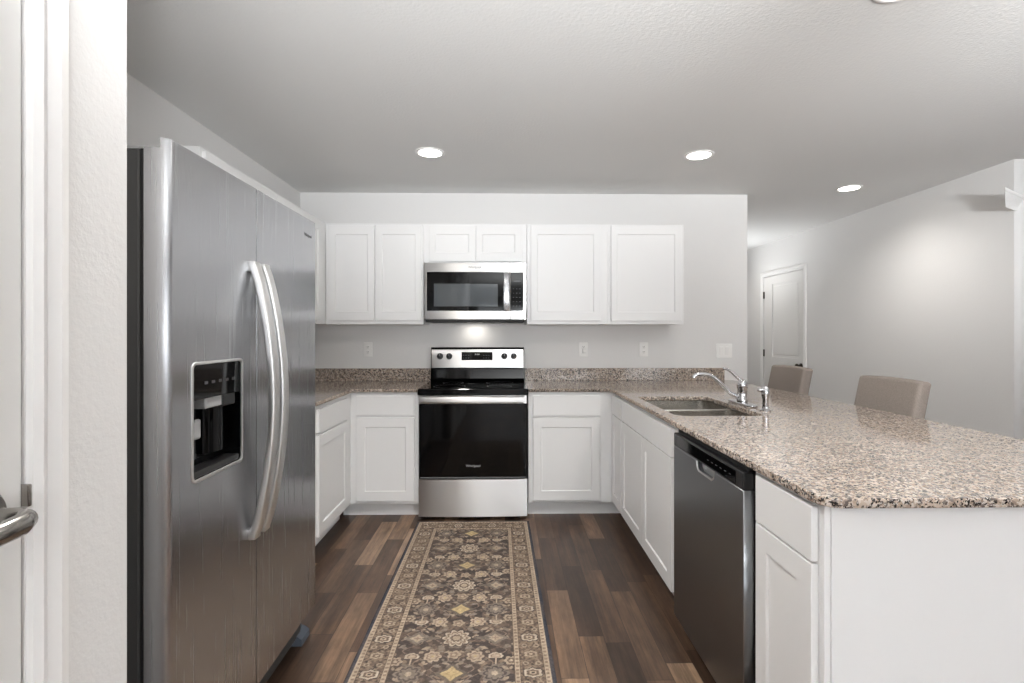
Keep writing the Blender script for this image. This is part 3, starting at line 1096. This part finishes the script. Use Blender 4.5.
# backguard
bgd = MB()
pf = [(RB - 0.075, 0.917), (RB - 0.082, 0.94), (RB - 0.070, 1.015), (RB - 0.064, 1.022), (RB - 0.052, 1.180), (RB - 0.042, 1.190), (RB - 0.010, 1.190), (RB - 0.004, 1.180), (RB - 0.004, 0.90), (RB - 0.06, 0.90)]
a = [[bgd.bm.verts.new((x, y, z)) for y, z in pf] for x in (0.003, RW - 0.003)]
n = len(pf)
for k in range(n):
    bgd.bm.faces.new((a[0][k], a[0][(k + 1) % n], a[1][(k + 1) % n], a[1][k]))
bgd.bm.faces.new(a[0])
bgd.bm.faces.new(a[1][::-1])
bgo = bgd.build('backguard', 'black_glass', rg, 25)
tilt = math.atan2(0.012, 0.158)
tm = Matrix.Translation((0, RB - 0.0645, 1.024)) @ Matrix.Rotation(-tilt, 4, 'X')
cpn = MB().box(0.008, RW - 0.008, -0.006, 0.006, 0.0, 0.150, 0.002, mat4=tm).build('control_panel', 'steel_h', bgo)
dsp = MB().box(0.250, 0.500, -0.0085, -0.004, 0.062, 0.128, 0.001, 1, mat4=tm).build('display', 'black_glass', bgo)
for x in (0.262, 0.282, 0.302, 0.425, 0.445, 0.465):
    for z in (0.078, 0.100):
        MB().box(x, x + 0.009, -0.0092, -0.0083, z, z + 0.003, mat4=tm).build('button', 'mark_dim', bgo)
for x in (0.358, 0.372, 0.386):
    MB().box(x, x + 0.008, -0.0092, -0.0083, 0.104, 0.114, mat4=tm).build('display_segment', 'mark', bgo)
for x in (0.076, 0.150, 0.596, 0.672):
    kn = MB()
    q = tm @ Matrix.Translation((x, -0.006, 0.094)) @ Matrix.Rotation(PI / 2, 4, 'X')
    tmp = MB().lathe([(0.0, 0.0), (0.025, 0.0), (0.025, 0.005), (0.021, 0.010), (0.019, 0.026), (0.015, 0.029), (0.0, 0.029)], (0, 0, 0))
    tmp.box(-0.005, 0.005, -0.019, 0.019, 0.027, 0.035, 0.002)
    bmesh.ops.transform(tmp.bm, matrix=q, verts=tmp.bm.verts)
    k_ = tmp.build('knob', 'black', bgo, 40)
    MB().box(-0.0012, 0.0012, 0.004, 0.018, 0.0348, 0.0356, mat4=q).build('pointer', 'mark', k_)

# ------------------------------------------------------------------ microwave
MW = 0.760
mw = thing('microwave', 'over-the-range stainless steel microwave with a dark glass door', 'microwave', (-0.600, 3.809, 1.408))
MB().box(0.002, MW - 0.002, 0.032, D - 3.809 - 0.004, 0.0, 0.423, 0.003).build('body', 'gray_dark', mw)
mwd = MB().plate([(0.0, 0.0), (0.637, 0.0), (0.637, 0.421), (0.0, 0.421)], [rrect(0.018, 0.637 - 0.0035, 0.063, 0.352, 0.003)], 0.030, 0.002, upright(0.0)).build('door', 'steel_h', mw)
MB().box(0.012, 0.636, 0.005, 0.027, 0.055, 0.36).build('door_glass', 'black_glass', mwd)
MB().box(0.070, 0.548, 0.0038, 0.006, 0.096, 0.266, 0.001, 1).build('door_window', 'window_glass', mwd)
MB().text('Whirlpool', 0.023, facing(-0.0010, 0.375, 0.388)).build('logo', 'mark_dark', mwd)
hs = MB().box(0.590, 0.632, -0.030, -0.018, 0.058, 0.350, 0.005)
hs.box(0.600, 0.620, -0.02, 0.006, 0.066, 0.10, 0.003)
hs.box(0.600, 0.620, -0.02, 0.006, 0.308, 0.342, 0.003)
hs.build('handle', 'steel_v', mwd, 40)
mcp = MB().plate([(0.641, 0.0), (MW, 0.0), (MW, 0.421), (0.641, 0.421)], [rrect(0.645, 0.737, 0.063, 0.352, 0.003)], 0.030, 0.002, upright(0.0)).build('control_frame', 'steel_h', mw)
kp = MB().box(0.643, 0.740, 0.004, 0.027, 0.058, 0.357).build('keypad', 'black_glass', mcp)
MB().box(0.665, 0.718, 0.0032, 0.0045, 0.280, 0.292).build('display', 'mark_dark', mcp)
for i in range(3):
    for j in range(5):
        MB().box(0.660 + 0.024 * i, 0.669 + 0.024 * i, 0.0032, 0.0045, 0.098 + 0.032 * j, 0.102 + 0.032 * j).build('button', 'mark_dim', mcp)
vb = MB().box(0.012, MW - 0.012, 0.004, 0.36, -0.020, -0.0005, 0.004)
vb.build('bottom_vent', 'black_soft', mw)
tl = bpy.data.lights.new('cooktop_lamp', 'AREA')
tl.shape = 'RECTANGLE'
tl.size, tl.size_y = 0.12, 0.05
tl.energy = 0.45
tl.color = (1.0, 0.95, 0.87)
to = bpy.data.objects.new('cooktop_lamp', tl)
COL.objects.link(to)
to.parent = mw
to.location = (0.36, 0.30, -0.023)
MB().box(0.30, 0.42, 0.275, 0.325, -0.022, -0.0195).build('lamp_lens', 'outlet', mw)

# ------------------------------------------------------------------ dishwasher
DW = 0.646
dwt = thing('dishwasher', 'stainless steel dishwasher with a black control strip under the counter', 'dishwasher', (0.735, 2.205, 0), -PI / 2)
MB().box(0.004, DW - 0.004, 0.040, 0.60, 0.10, 0.884).build('tub', 'black', dwt)
# door with a scooped pocket behind the handle lip
px0, px1 = 0.255, 0.430
dd = MB().plate([(0.0, 0.085), (DW, 0.085), (DW, 0.8155), (px1, 0.8155), (px1 - 0.006, 0.790), (px1 - 0.024, 0.778), (px0 + 0.024, 0.778), (px0 + 0.006, 0.790), (px0, 0.8155), (0.0, 0.8155)],
                [], 0.036, 0.003, upright(0.0)).build('door_panel', 'steel_dw', dwt)
MB().box(px0 - 0.004, px1 + 0.004, 0.024, 0.0362, 0.772, 0.8155).build('pocket_back', 'satin', dd)
pk = MB().sweep([(px0 + 0.002, 0.004, 0.813), (px0 + 0.008, 0.003, 0.792), (px0 + 0.025, 0.002, 0.780), (px1 - 0.025, 0.002, 0.780), (px1 - 0.008, 0.003, 0.792), (px1 - 0.002, 0.004, 0.813)],
                [(0.004 * math.cos(2 * PI * k / 10), 0.004 * math.sin(2 * PI * k / 10)) for k in range(10)], up=(0, 1, 0))
pk.build('pocket_lip', 'satin', dd, 50)
cs = MB().box(0.0, DW, 0.0, 0.036, 0.8165, 0.872, 0.004).build('control_strip', 'black', dwt)
MB().box(0.045, DW - 0.05, -0.0012, 0.003, 0.823, 0.866, 0.001, 1).build('control_face', 'black_glass', cs)
for k in range(6):
    MB().box(0.37 + k * 0.036, 0.384 + k * 0.036, -0.0020, -0.0010, 0.843, 0.846).build('button', 'mark_dark', cs)
MB().box(0.002, DW - 0.002, 0.020, 0.05, 0.873, 0.8885).build('top_gasket', 'black_soft', dwt)
MB().box(0.006, DW - 0.006, 0.075, 0.09, 0.0, 0.10).build('toe_panel', 'black_soft', dwt)

# ------------------------------------------------------------------ outlets and switch
for x, lab in ((-1.124, 'white duplex wall outlet left of the range'), (0.651, 'white wall outlet nearest the range on its right, with a plug-in cover'), (1.152, 'white duplex wall outlet farther right of the range, behind the sink')):
    ot = thing('wall_outlet', lab, 'outlet', (x, D, 1.17))
    pl_ = MB().plate(rrect(-0.036, 0.036, -0.0585, 0.0585, 0.005), [], 0.006, 0.0015, upright(-0.0062)).build('cover_plate', 'outlet', ot, 40)
    for z in (0.021, -0.021):
        soc = MB().plate(rrect(-0.0165, 0.0165, z - 0.0145, z + 0.0145, 0.008), [], 0.002, 0.0005, upright(-0.0078)).build('socket', 'outlet', ot, 40)
        sl = MB()
        for sx_ in (-0.006, 0.006):
            sl.box(sx_ - 0.0013, sx_ + 0.0013, -0.0083, -0.0076, z - 0.002, z + 0.007)
        sl.cyl((0, -0.0076, z - 0.008), (0, -0.0083, z - 0.008), 0.0024, seg=10)
        sl.build('slot', 'slot', soc)
    if 0 < x < 1:
        MB().box(-0.012, 0.024, -0.034, -0.0084, -0.03, 0.012, 0.006).build('plug', 'outlet', ot)
sw = thing('light_switch', 'white double rocker light switch near the wall end', 'switch', (1.825, D, 1.158))
MB().plate(rrect(-0.066, 0.066, -0.058, 0.058, 0.005), [], 0.006, 0.0015, upright(-0.0062)).build('cover_plate', 'outlet', sw, 40)
for x in (-0.023, 0.023):
    MB().box(x - 0.0165, x + 0.0165, -0.0105, -0.006, -0.0335, 0.0335, 0.002, mat4=Matrix.Rotation(0.03, 4, 'X')).build('rocker', 'outlet', sw)

# ------------------------------------------------------------------ recessed lights
LIGHTS = [(-0.478, 3.268, P_BACK, 'round recessed ceiling light above the range side of the rug'),
          (1.258, 3.282, P_BACK, 'round recessed ceiling light above the sink'),
          (2.736, 4.004, P_RIGHT, 'round recessed ceiling light nearest the long right wall'),
          (1.324, 1.662, P_NEAR * 0.55, 'round recessed ceiling light above the near peninsula, cut by the picture edge'),
          (-0.478, 1.662, P_NEAR, 'added out-of-view recessed ceiling light above the aisle beside the refrigerator'),  # added out of view to brighten the lower cabinets
          (2.66, 6.6, P_HALL, 'added unseen recessed ceiling light farther down the hallway behind the kitchen wall')]  # hidden lamp added to brighten the hallway
for x, y, power, lab in LIGHTS:
    L = thing('recessed_light', lab, 'light', (x, y, C), 0, 'recessed ceiling lights')
    tr = MB()
    seg = 40
    prf = [(0.094, 0.0), (0.093, -0.005), (0.084, -0.008), (0.074, -0.006), (0.071, -0.001)]
    rings = [[tr.bm.verts.new((q * math.cos(2 * PI * k / seg), q * math.sin(2 * PI * k / seg), z)) for k in range(seg)] for q, z in prf]
    for a, b in zip(rings, rings[1:]):
        for k in range(seg):
            tr.bm.faces.new((a[k], a[(k + 1) % seg], b[(k + 1) % seg], b[k]))
    tr.build('trim_ring', 'trim', L, 60)
    MB().cyl((0, 0, -0.0005), (0, 0, -0.003), 0.0715, seg=40).build('lens', 'lens', L)
    ld = bpy.data.lights.new('lamp', 'SPOT')
    ld.shadow_soft_size = 0.06
    ld.spot_size = math.radians(160)
    ld.spot_blend = 1.0
    ld.energy = power
    ld.color = (1.0, 0.965, 0.92)
    lo = bpy.data.objects.new('lamp', ld)
    COL.objects.link(lo)
    lo.parent = L
    lo.location = (0, 0, -0.07)


# ------------------------------------------------------------------ bar stools
def bar_stool(label, yc):
    t = thing('bar_stool', label, 'stool', (1.818, yc, 0), 0)
    w = 0.215
    # seat: x -.24 .. .22 (local), faces -x
    MB().box(-0.23, 0.20, -w, w, 0.60, 0.675, 0.025, 4).build('seat', 'fabric', t, 50)
    MB().box(-0.21, 0.19, -w + 0.02, w - 0.02, 0.555, 0.60, 0.004).build('seat_frame', 'fabric', t)
    # back: leaning outwards a little, slightly crowned top
    b = bmesh.new()
    bmesh.ops.create_cube(b, size=1.0)
    bmesh.ops.subdivide_edges(b, edges=[e for e in b.edges if abs(e.verts[0].co.y - e.verts[1].co.y) > 0.5], cuts=10)
    bmesh.ops.subdivide_edges(b, edges=[e for e in b.edges if abs(e.verts[0].co.z - e.verts[1].co.z) > 0.5], cuts=6)
    hard = [e for e in b.edges if len(e.link_faces) == 2 and e.calc_face_angle(0) > 1.0]
    for v in b.verts:
        z = v.co.z + 0.5
        s = v.co.y * 2
        v.co = Vector((0.145 + 0.085 * z + v.co.x * 0.066 + 0.010 * (s * s) * -0.6, v.co.y * 2 * w, 0.64 + 0.425 * z + (0.006 * (1 - s * s) if z > 0.9 else 0)))
    bmesh.ops.bevel(b, geom=hard, offset=0.016, segments=3, profile=0.5, affect='EDGES')
    mb = MB()
    mb._merge(b)
    mb.build('backrest', 'fabric', t, 50)
    for sx_, sy_ in ((-1, -1), (-1, 1), (1, -1), (1, 1)):
        x1, y1 = (-0.185 if sx_ < 0 else 0.165), sy_ * (w - 0.045)
        x0, y0 = x1 + sx_ * 0.03, y1 + sy_ * 0.015
        MB().sweep([(x0, y0, 0.0), (x1, y1, 0.557)], [(-0.019, -0.019), (0.019, -0.019), (0.019, 0.019), (-0.019, 0.019)], scales=[0.75, 1.0]).build('leg', 'leg', t)
    st = MB()
    st.box(-0.20, -0.18, -w + 0.05, w - 0.05, 0.20, 0.235, 0.003)
    st.box(-0.19, 0.17, -w + 0.033, -w + 0.053, 0.26, 0.29, 0.003)
    st.box(-0.19, 0.17, w - 0.053, w - 0.033, 0.26, 0.29, 0.003)
    st.build('footrest', 'leg', t)
    return t


bar_stool('greige upholstered bar stool standing nearer along the peninsula', 2.645)
bar_stool('greige upholstered bar stool beyond the faucet, in front of the hallway door', 3.595)


# ------------------------------------------------------------------ runner rug
def make_rug():
    x0, x1, y0, y1 = -0.601, 0.168, 0.95, 3.528
    step = 0.003
    nx = int(round((x1 - x0) / step)) + 1
    ny = int(round((y1 - y0) / step)) + 1
    xs = np.linspace(x0, x1, nx)
    ys = np.linspace(y0, y1, ny)
    U, V = np.meshgrid(xs - (x0 + x1) / 2, ys)
    hw = (x1 - x0) / 2
    rs = np.random.RandomState(7)

    def vnoise(cell):
        gx, gy = int(nx * step / cell) + 3, int(ny * step / cell) + 3
        g = rs.rand(gy, gx)
        fx, fy = (xs - x0) / cell, (ys - y0) / cell
        ix, iy = fx.astype(int), fy.astype(int)
        tx, ty = fx - ix, fy - iy
        tx, ty = tx * tx * (3 - 2 * tx), ty * ty * (3 - 2 * ty)
        a = g[np.ix_(iy, ix)] * (1 - tx) + g[np.ix_(iy, ix + 1)] * tx
        b = g[np.ix_(iy + 1, ix)] * (1 - tx) + g[np.ix_(iy + 1, ix + 1)] * tx
        return a * (1 - ty[:, None]) + b * ty[:, None]

    def c(r, g, b):
        return np.array(lin((r, g, b))[:3])
    CHAR, BROWN, TAN, BEIGE, GOLD, GRAYB, NAVY, CREAM = c(80, 72, 69), c(112, 97, 86), c(142, 124, 108), c(180, 162, 142), c(188, 166, 126), c(128, 117, 107), c(68, 69, 76), c(190, 175, 157)
    img = np.zeros((ny, nx, 3))
    img[:] = CHAR
    n1, n2, n3 = vnoise(0.02), vnoise(0.007), vnoise(0.12)
    img += (n1[..., None] > 0.62) * (BROWN - CHAR) * 0.8

    def paint(mask, colr, a=1.0):
        m = mask[..., None] * a
        img[:] = img * (1 - m) + colr * m

    P = 0.454
    V0 = 2.400

    def loc(du, dv):
        """coordinates relative to a motif repeated every P"""
        w = (V - V0 - dv + P / 2) % P - P / 2
        return U - du, w

    def rosette(du, dv, R, n, cols, depth=0.22, ph=0.0):
        a, b = loc(du, dv)
        rr = np.hypot(a, b)
        th = np.arctan2(b, a)
        lob = 1 - depth + depth * np.abs(np.cos(n * th / 2 + ph)) * 1.4
        for f, cl in cols:
            paint(rr < R * f * lob, cl)

    def diamond(du, dv, a_, b_, cols):
        a, b = loc(du, dv)
        dd_ = np.abs(a) / a_ + np.abs(b) / b_ - 0.06 * np.cos(4 * np.arctan2(b, a))
        for f, cl in cols:
            paint(dd_ < f, cl)

    def leaf(du, dv, L, W, ang, cl):
        a, b = loc(du, dv)
        ca, sa = math.cos(ang), math.sin(ang)
        p, q = a * ca + b * sa, -a * sa + b * ca
        paint((np.abs(p) < L) & (np.abs(q) < W * (1 - (p / L) ** 2)), cl)

    def fan(du, dv, R, sgn, cols):
        a, b = loc(du, dv)
        b = b * sgn
        th = np.arctan2(b, a)
        rr = np.hypot(a, b * 1.25)
        lob = (0.86 + 0.14 * np.abs(np.cos(4.5 * th)))
        for f, cl in cols:
            paint((rr < R * f * lob) & (b > -R * 0.45 * f), cl)
        paint((np.abs(a) < 0.003) & (b < -R * 0.3) & (b > -R * 1.6), BEIGE)

    # vines
    for sgn in (-1, 1):
        for amp, off, k in ((0.075, 0.10, 2), (0.05, 0.17, 4), (0.045, 0.05, 4)):
            vine = np.abs(U - sgn * (off + amp * 0.7 * np.sin(2 * PI * k * (V - V0) / P))) < 0.0028
            paint(vine, BROWN * 1.5)
    rl = random.Random(11)
    for k in range(90):
        du, dv = rl.uniform(0.01, 0.235), rl.uniform(-P / 2, P / 2)
        L_, W_, an = rl.uniform(0.008, 0.019), rl.uniform(0.0045, 0.0085), rl.uniform(0, PI)
        cl = rl.choice([GRAYB * 0.95, TAN * 0.9, BEIGE * 0.72, GRAYB * 1.1, BROWN * 1.15, BEIGE * 0.85])
        leaf(du, dv, L_, W_, an, cl)
        leaf(-du, dv, L_, W_, PI - an, cl)
    for s in (-1, 1):
        rosette(s * 0.16, 0.0, 0.052, 8, [(1.0, GRAYB), (0.8, CHAR * 1.2), (0.62, GRAYB * 1.05), (0.25, BEIGE)])
        diamond(s * 0.16, P / 2, 0.055, 0.045, [(1.0, GRAYB), (0.6, BEIGE * 0.9), (0.25, TAN)])
        leaf(s * 0.105, P / 2, 0.04, 0.011, 0.0, GRAYB * 0.8)
        for d in (-1, 1):
            rosette(s * 0.083, d * 0.104, 0.034, 7, [(1.0, BEIGE), (0.72, TAN), (0.5, BEIGE), (0.2, GOLD)])
            fan(s * 0.163, d * 0.104, 0.030, d, [(1.0, CREAM), (0.72, TAN), (0.5, BEIGE)])
            rosette(s * 0.222, d * 0.075, 0.027, 6, [(1.0, BEIGE * 0.85), (0.6, BROWN), (0.3, BEIGE)])
            leaf(s * 0.055, d * 0.165, 0.018, 0.010, s * d * 0.7, GRAYB * 1.15)
            leaf(s * 0.115, d * 0.16, 0.020, 0.009, -s * d * 0.5, BEIGE * 0.75)
            leaf(s * 0.060, d * 0.045, 0.018, 0.009, s * 0.3, GRAYB * 1.2)
            leaf(s * 0.205, d * 0.165, 0.02, 0.009, s * d * 0.9, GRAYB)
            leaf(s * 0.12, d * 0.055, 0.016, 0.007, 0.8 * s * d, TAN)
            leaf(s * 0.20, d * 0.03, 0.016, 0.008, -0.6 * s * d, BEIGE * 0.7)
    for d in (-1, 1):
        rosette(0.0, d * 0.115, 0.026, 5, [(1.0, BEIGE * 0.85), (0.65, TAN), (0.3, BEIGE)])
    diamond(0.0, 0.0, 0.062, 0.055, [(1.0, GRAYB * 0.7)])
    diamond(0.0, 0.0, 0.042, 0.040, [(1.0, GOLD), (0.55, GOLD * 0.82), (0.3, GOLD * 1.1)])
    rosette(0.0, P / 2, 0.060, 10, [(1.0, CHAR * 0.8), (0.92, CREAM), (0.76, TAN * 0.9), (0.60, CREAM), (0.44, BROWN), (0.26, BEIGE)])

    # borders, on the long sides and at the end
    de = np.minimum(hw - np.abs(U), np.minimum(y1 - V, V - y0) + 0.0)
    along = np.where(hw - np.abs(U) < np.minimum(y1 - V, V - y0), V, U)
    inb = (de >= 0.016) & (de < 0.150)
    paint(inb, BROWN * 1.0)
    # border field with a scroll and cartouches
    q = de - 0.083
    PB = 0.227
    wv = (along - V0 + 0.0 + PB / 2) % PB - PB / 2
    paint(inb & (np.abs(q - 0.026 * np.sin(2 * PI * along / PB * 2)) < 0.004), BEIGE * 0.7)
    paint(inb & (np.abs(q + 0.026 * np.sin(2 * PI * along / PB * 2)) < 0.003), TAN * 0.8)
    paint(inb & (n2 > 0.62), TAN * 0.85)
    paint(inb & (n2 < 0.22), CHAR)
    for sh, R, cols in ((0.0, 1.0, [(1.0, CHAR), (0.88, CREAM * 0.95), (0.62, BROWN), (0.36, BEIGE), (0.16, CHAR)]),
                        (PB / 2, 0.82, [(1.0, TAN * 0.6), (0.85, BEIGE * 0.85), (0.5, BROWN), (0.25, BEIGE)])):
        w2 = (along - V0 - sh + PB / 2) % PB - PB / 2
        th = np.arctan2(w2, q)
        rr = np.hypot(q / 1.35, w2) * (1 + 0.10 * np.cos(6 * th))
        for f, cl in cols:
            paint(inb & (rr < 0.029 * R * f), cl)
    for sh in (PB / 4, 3 * PB / 4):
        for dq in (-0.024, 0.024):
            w2 = (along - V0 - sh + PB / 2) % PB - PB / 2
            rr = np.hypot(q - dq, w2)
            paint(inb & (rr < 0.012), BEIGE * 0.8)
            paint(inb & (rr < 0.006), BROWN)
    # guard stripes
    bead = ((along / 0.022) % 1.0 < 0.5)
    for g0, g1 in ((0.016, 0.040), (0.130, 0.150)):
        gm = (de >= g0) & (de < g1)
        paint(gm, BEIGE * 1.0)
        gc = (g0 + g1) / 2
        paint(gm & bead & (np.abs(de - gc) < 0.0055), TAN * 0.95)
        paint((np.abs(de - g0) < 0.0018) | (np.abs(de - g1) < 0.0018), BROWN * 0.8)
    paint(de < 0.016, NAVY)
    # worn, faded patches and yarn variation
    m = np.clip((n3 - 0.35) * 1.0, 0, 0.30)[..., None]
    img[:] = img * (1 - m * 0.6) + TAN * 0.75 * m * 0.6
    img *= (0.80 + 0.40 * n2)[..., None]
    img *= (0.90 + 0.20 * rs.rand(ny, nx))[..., None]
    img *= 1.0
    # mesh: a slab with a dense top
    Z = 0.006 + 0.0008 * n1
    Z[de < 0.004] = 0.004
    xx = xs[None, :] + (xs - x0)[None, :] / (x1 - x0) * 0.026 * (y1 - ys)[:, None] / 1.6
    top = np.stack([xx, np.broadcast_to(ys[:, None], (ny, nx)), Z], -1).reshape(-1, 3)
    idx = np.arange(nx * ny).reshape(ny, nx)
    quads = np.stack([idx[:-1, :-1], idx[:-1, 1:], idx[1:, 1:], idx[1:, :-1]], -1).reshape(-1, 4)
    ring = np.concatenate([idx[0, :], idx[1:, -1], idx[-1, -2::-1], idx[-2:0:-1, 0]])
    base = nx * ny
    bot = top[ring].copy()
    bot[:, 2] = 0.0005
    verts = np.concatenate([top, bot])
    k = len(ring)
    bi = base + np.arange(k)
    side = np.stack([bi, np.roll(bi, -1), np.roll(ring, -1), ring], -1)
    allq = np.concatenate([quads, side])
    me = bpy.data.meshes.new('runner_rug')
    me.vertices.add(len(verts))
    me.vertices.foreach_set('co', verts.ravel())
    me.loops.add(allq.size)
    me.loops.foreach_set('vertex_index', allq.ravel().astype(np.int32))
    me.polygons.add(len(allq))
    me.polygons.foreach_set('loop_start', np.arange(0, allq.size, 4, dtype=np.int32))
    me.update(calc_edges=True)
    at = me.color_attributes.new('pattern', 'FLOAT_COLOR', 'POINT')
    colr = np.ones((len(verts), 4), dtype=np.float32)
    colr[:base, :3] = np.clip(img, 0, 1).reshape(-1, 3)
    colr[base:, :3] = NAVY
    at.data.foreach_set('color', colr.ravel())
    me.materials.append(M['rug'])
    o = bpy.data.objects.new('runner_rug', me)
    COL.objects.link(o)
    tag(o, 'long patterned runner rug in brown, beige and charcoal leading to the range', 'rug')


make_rug()
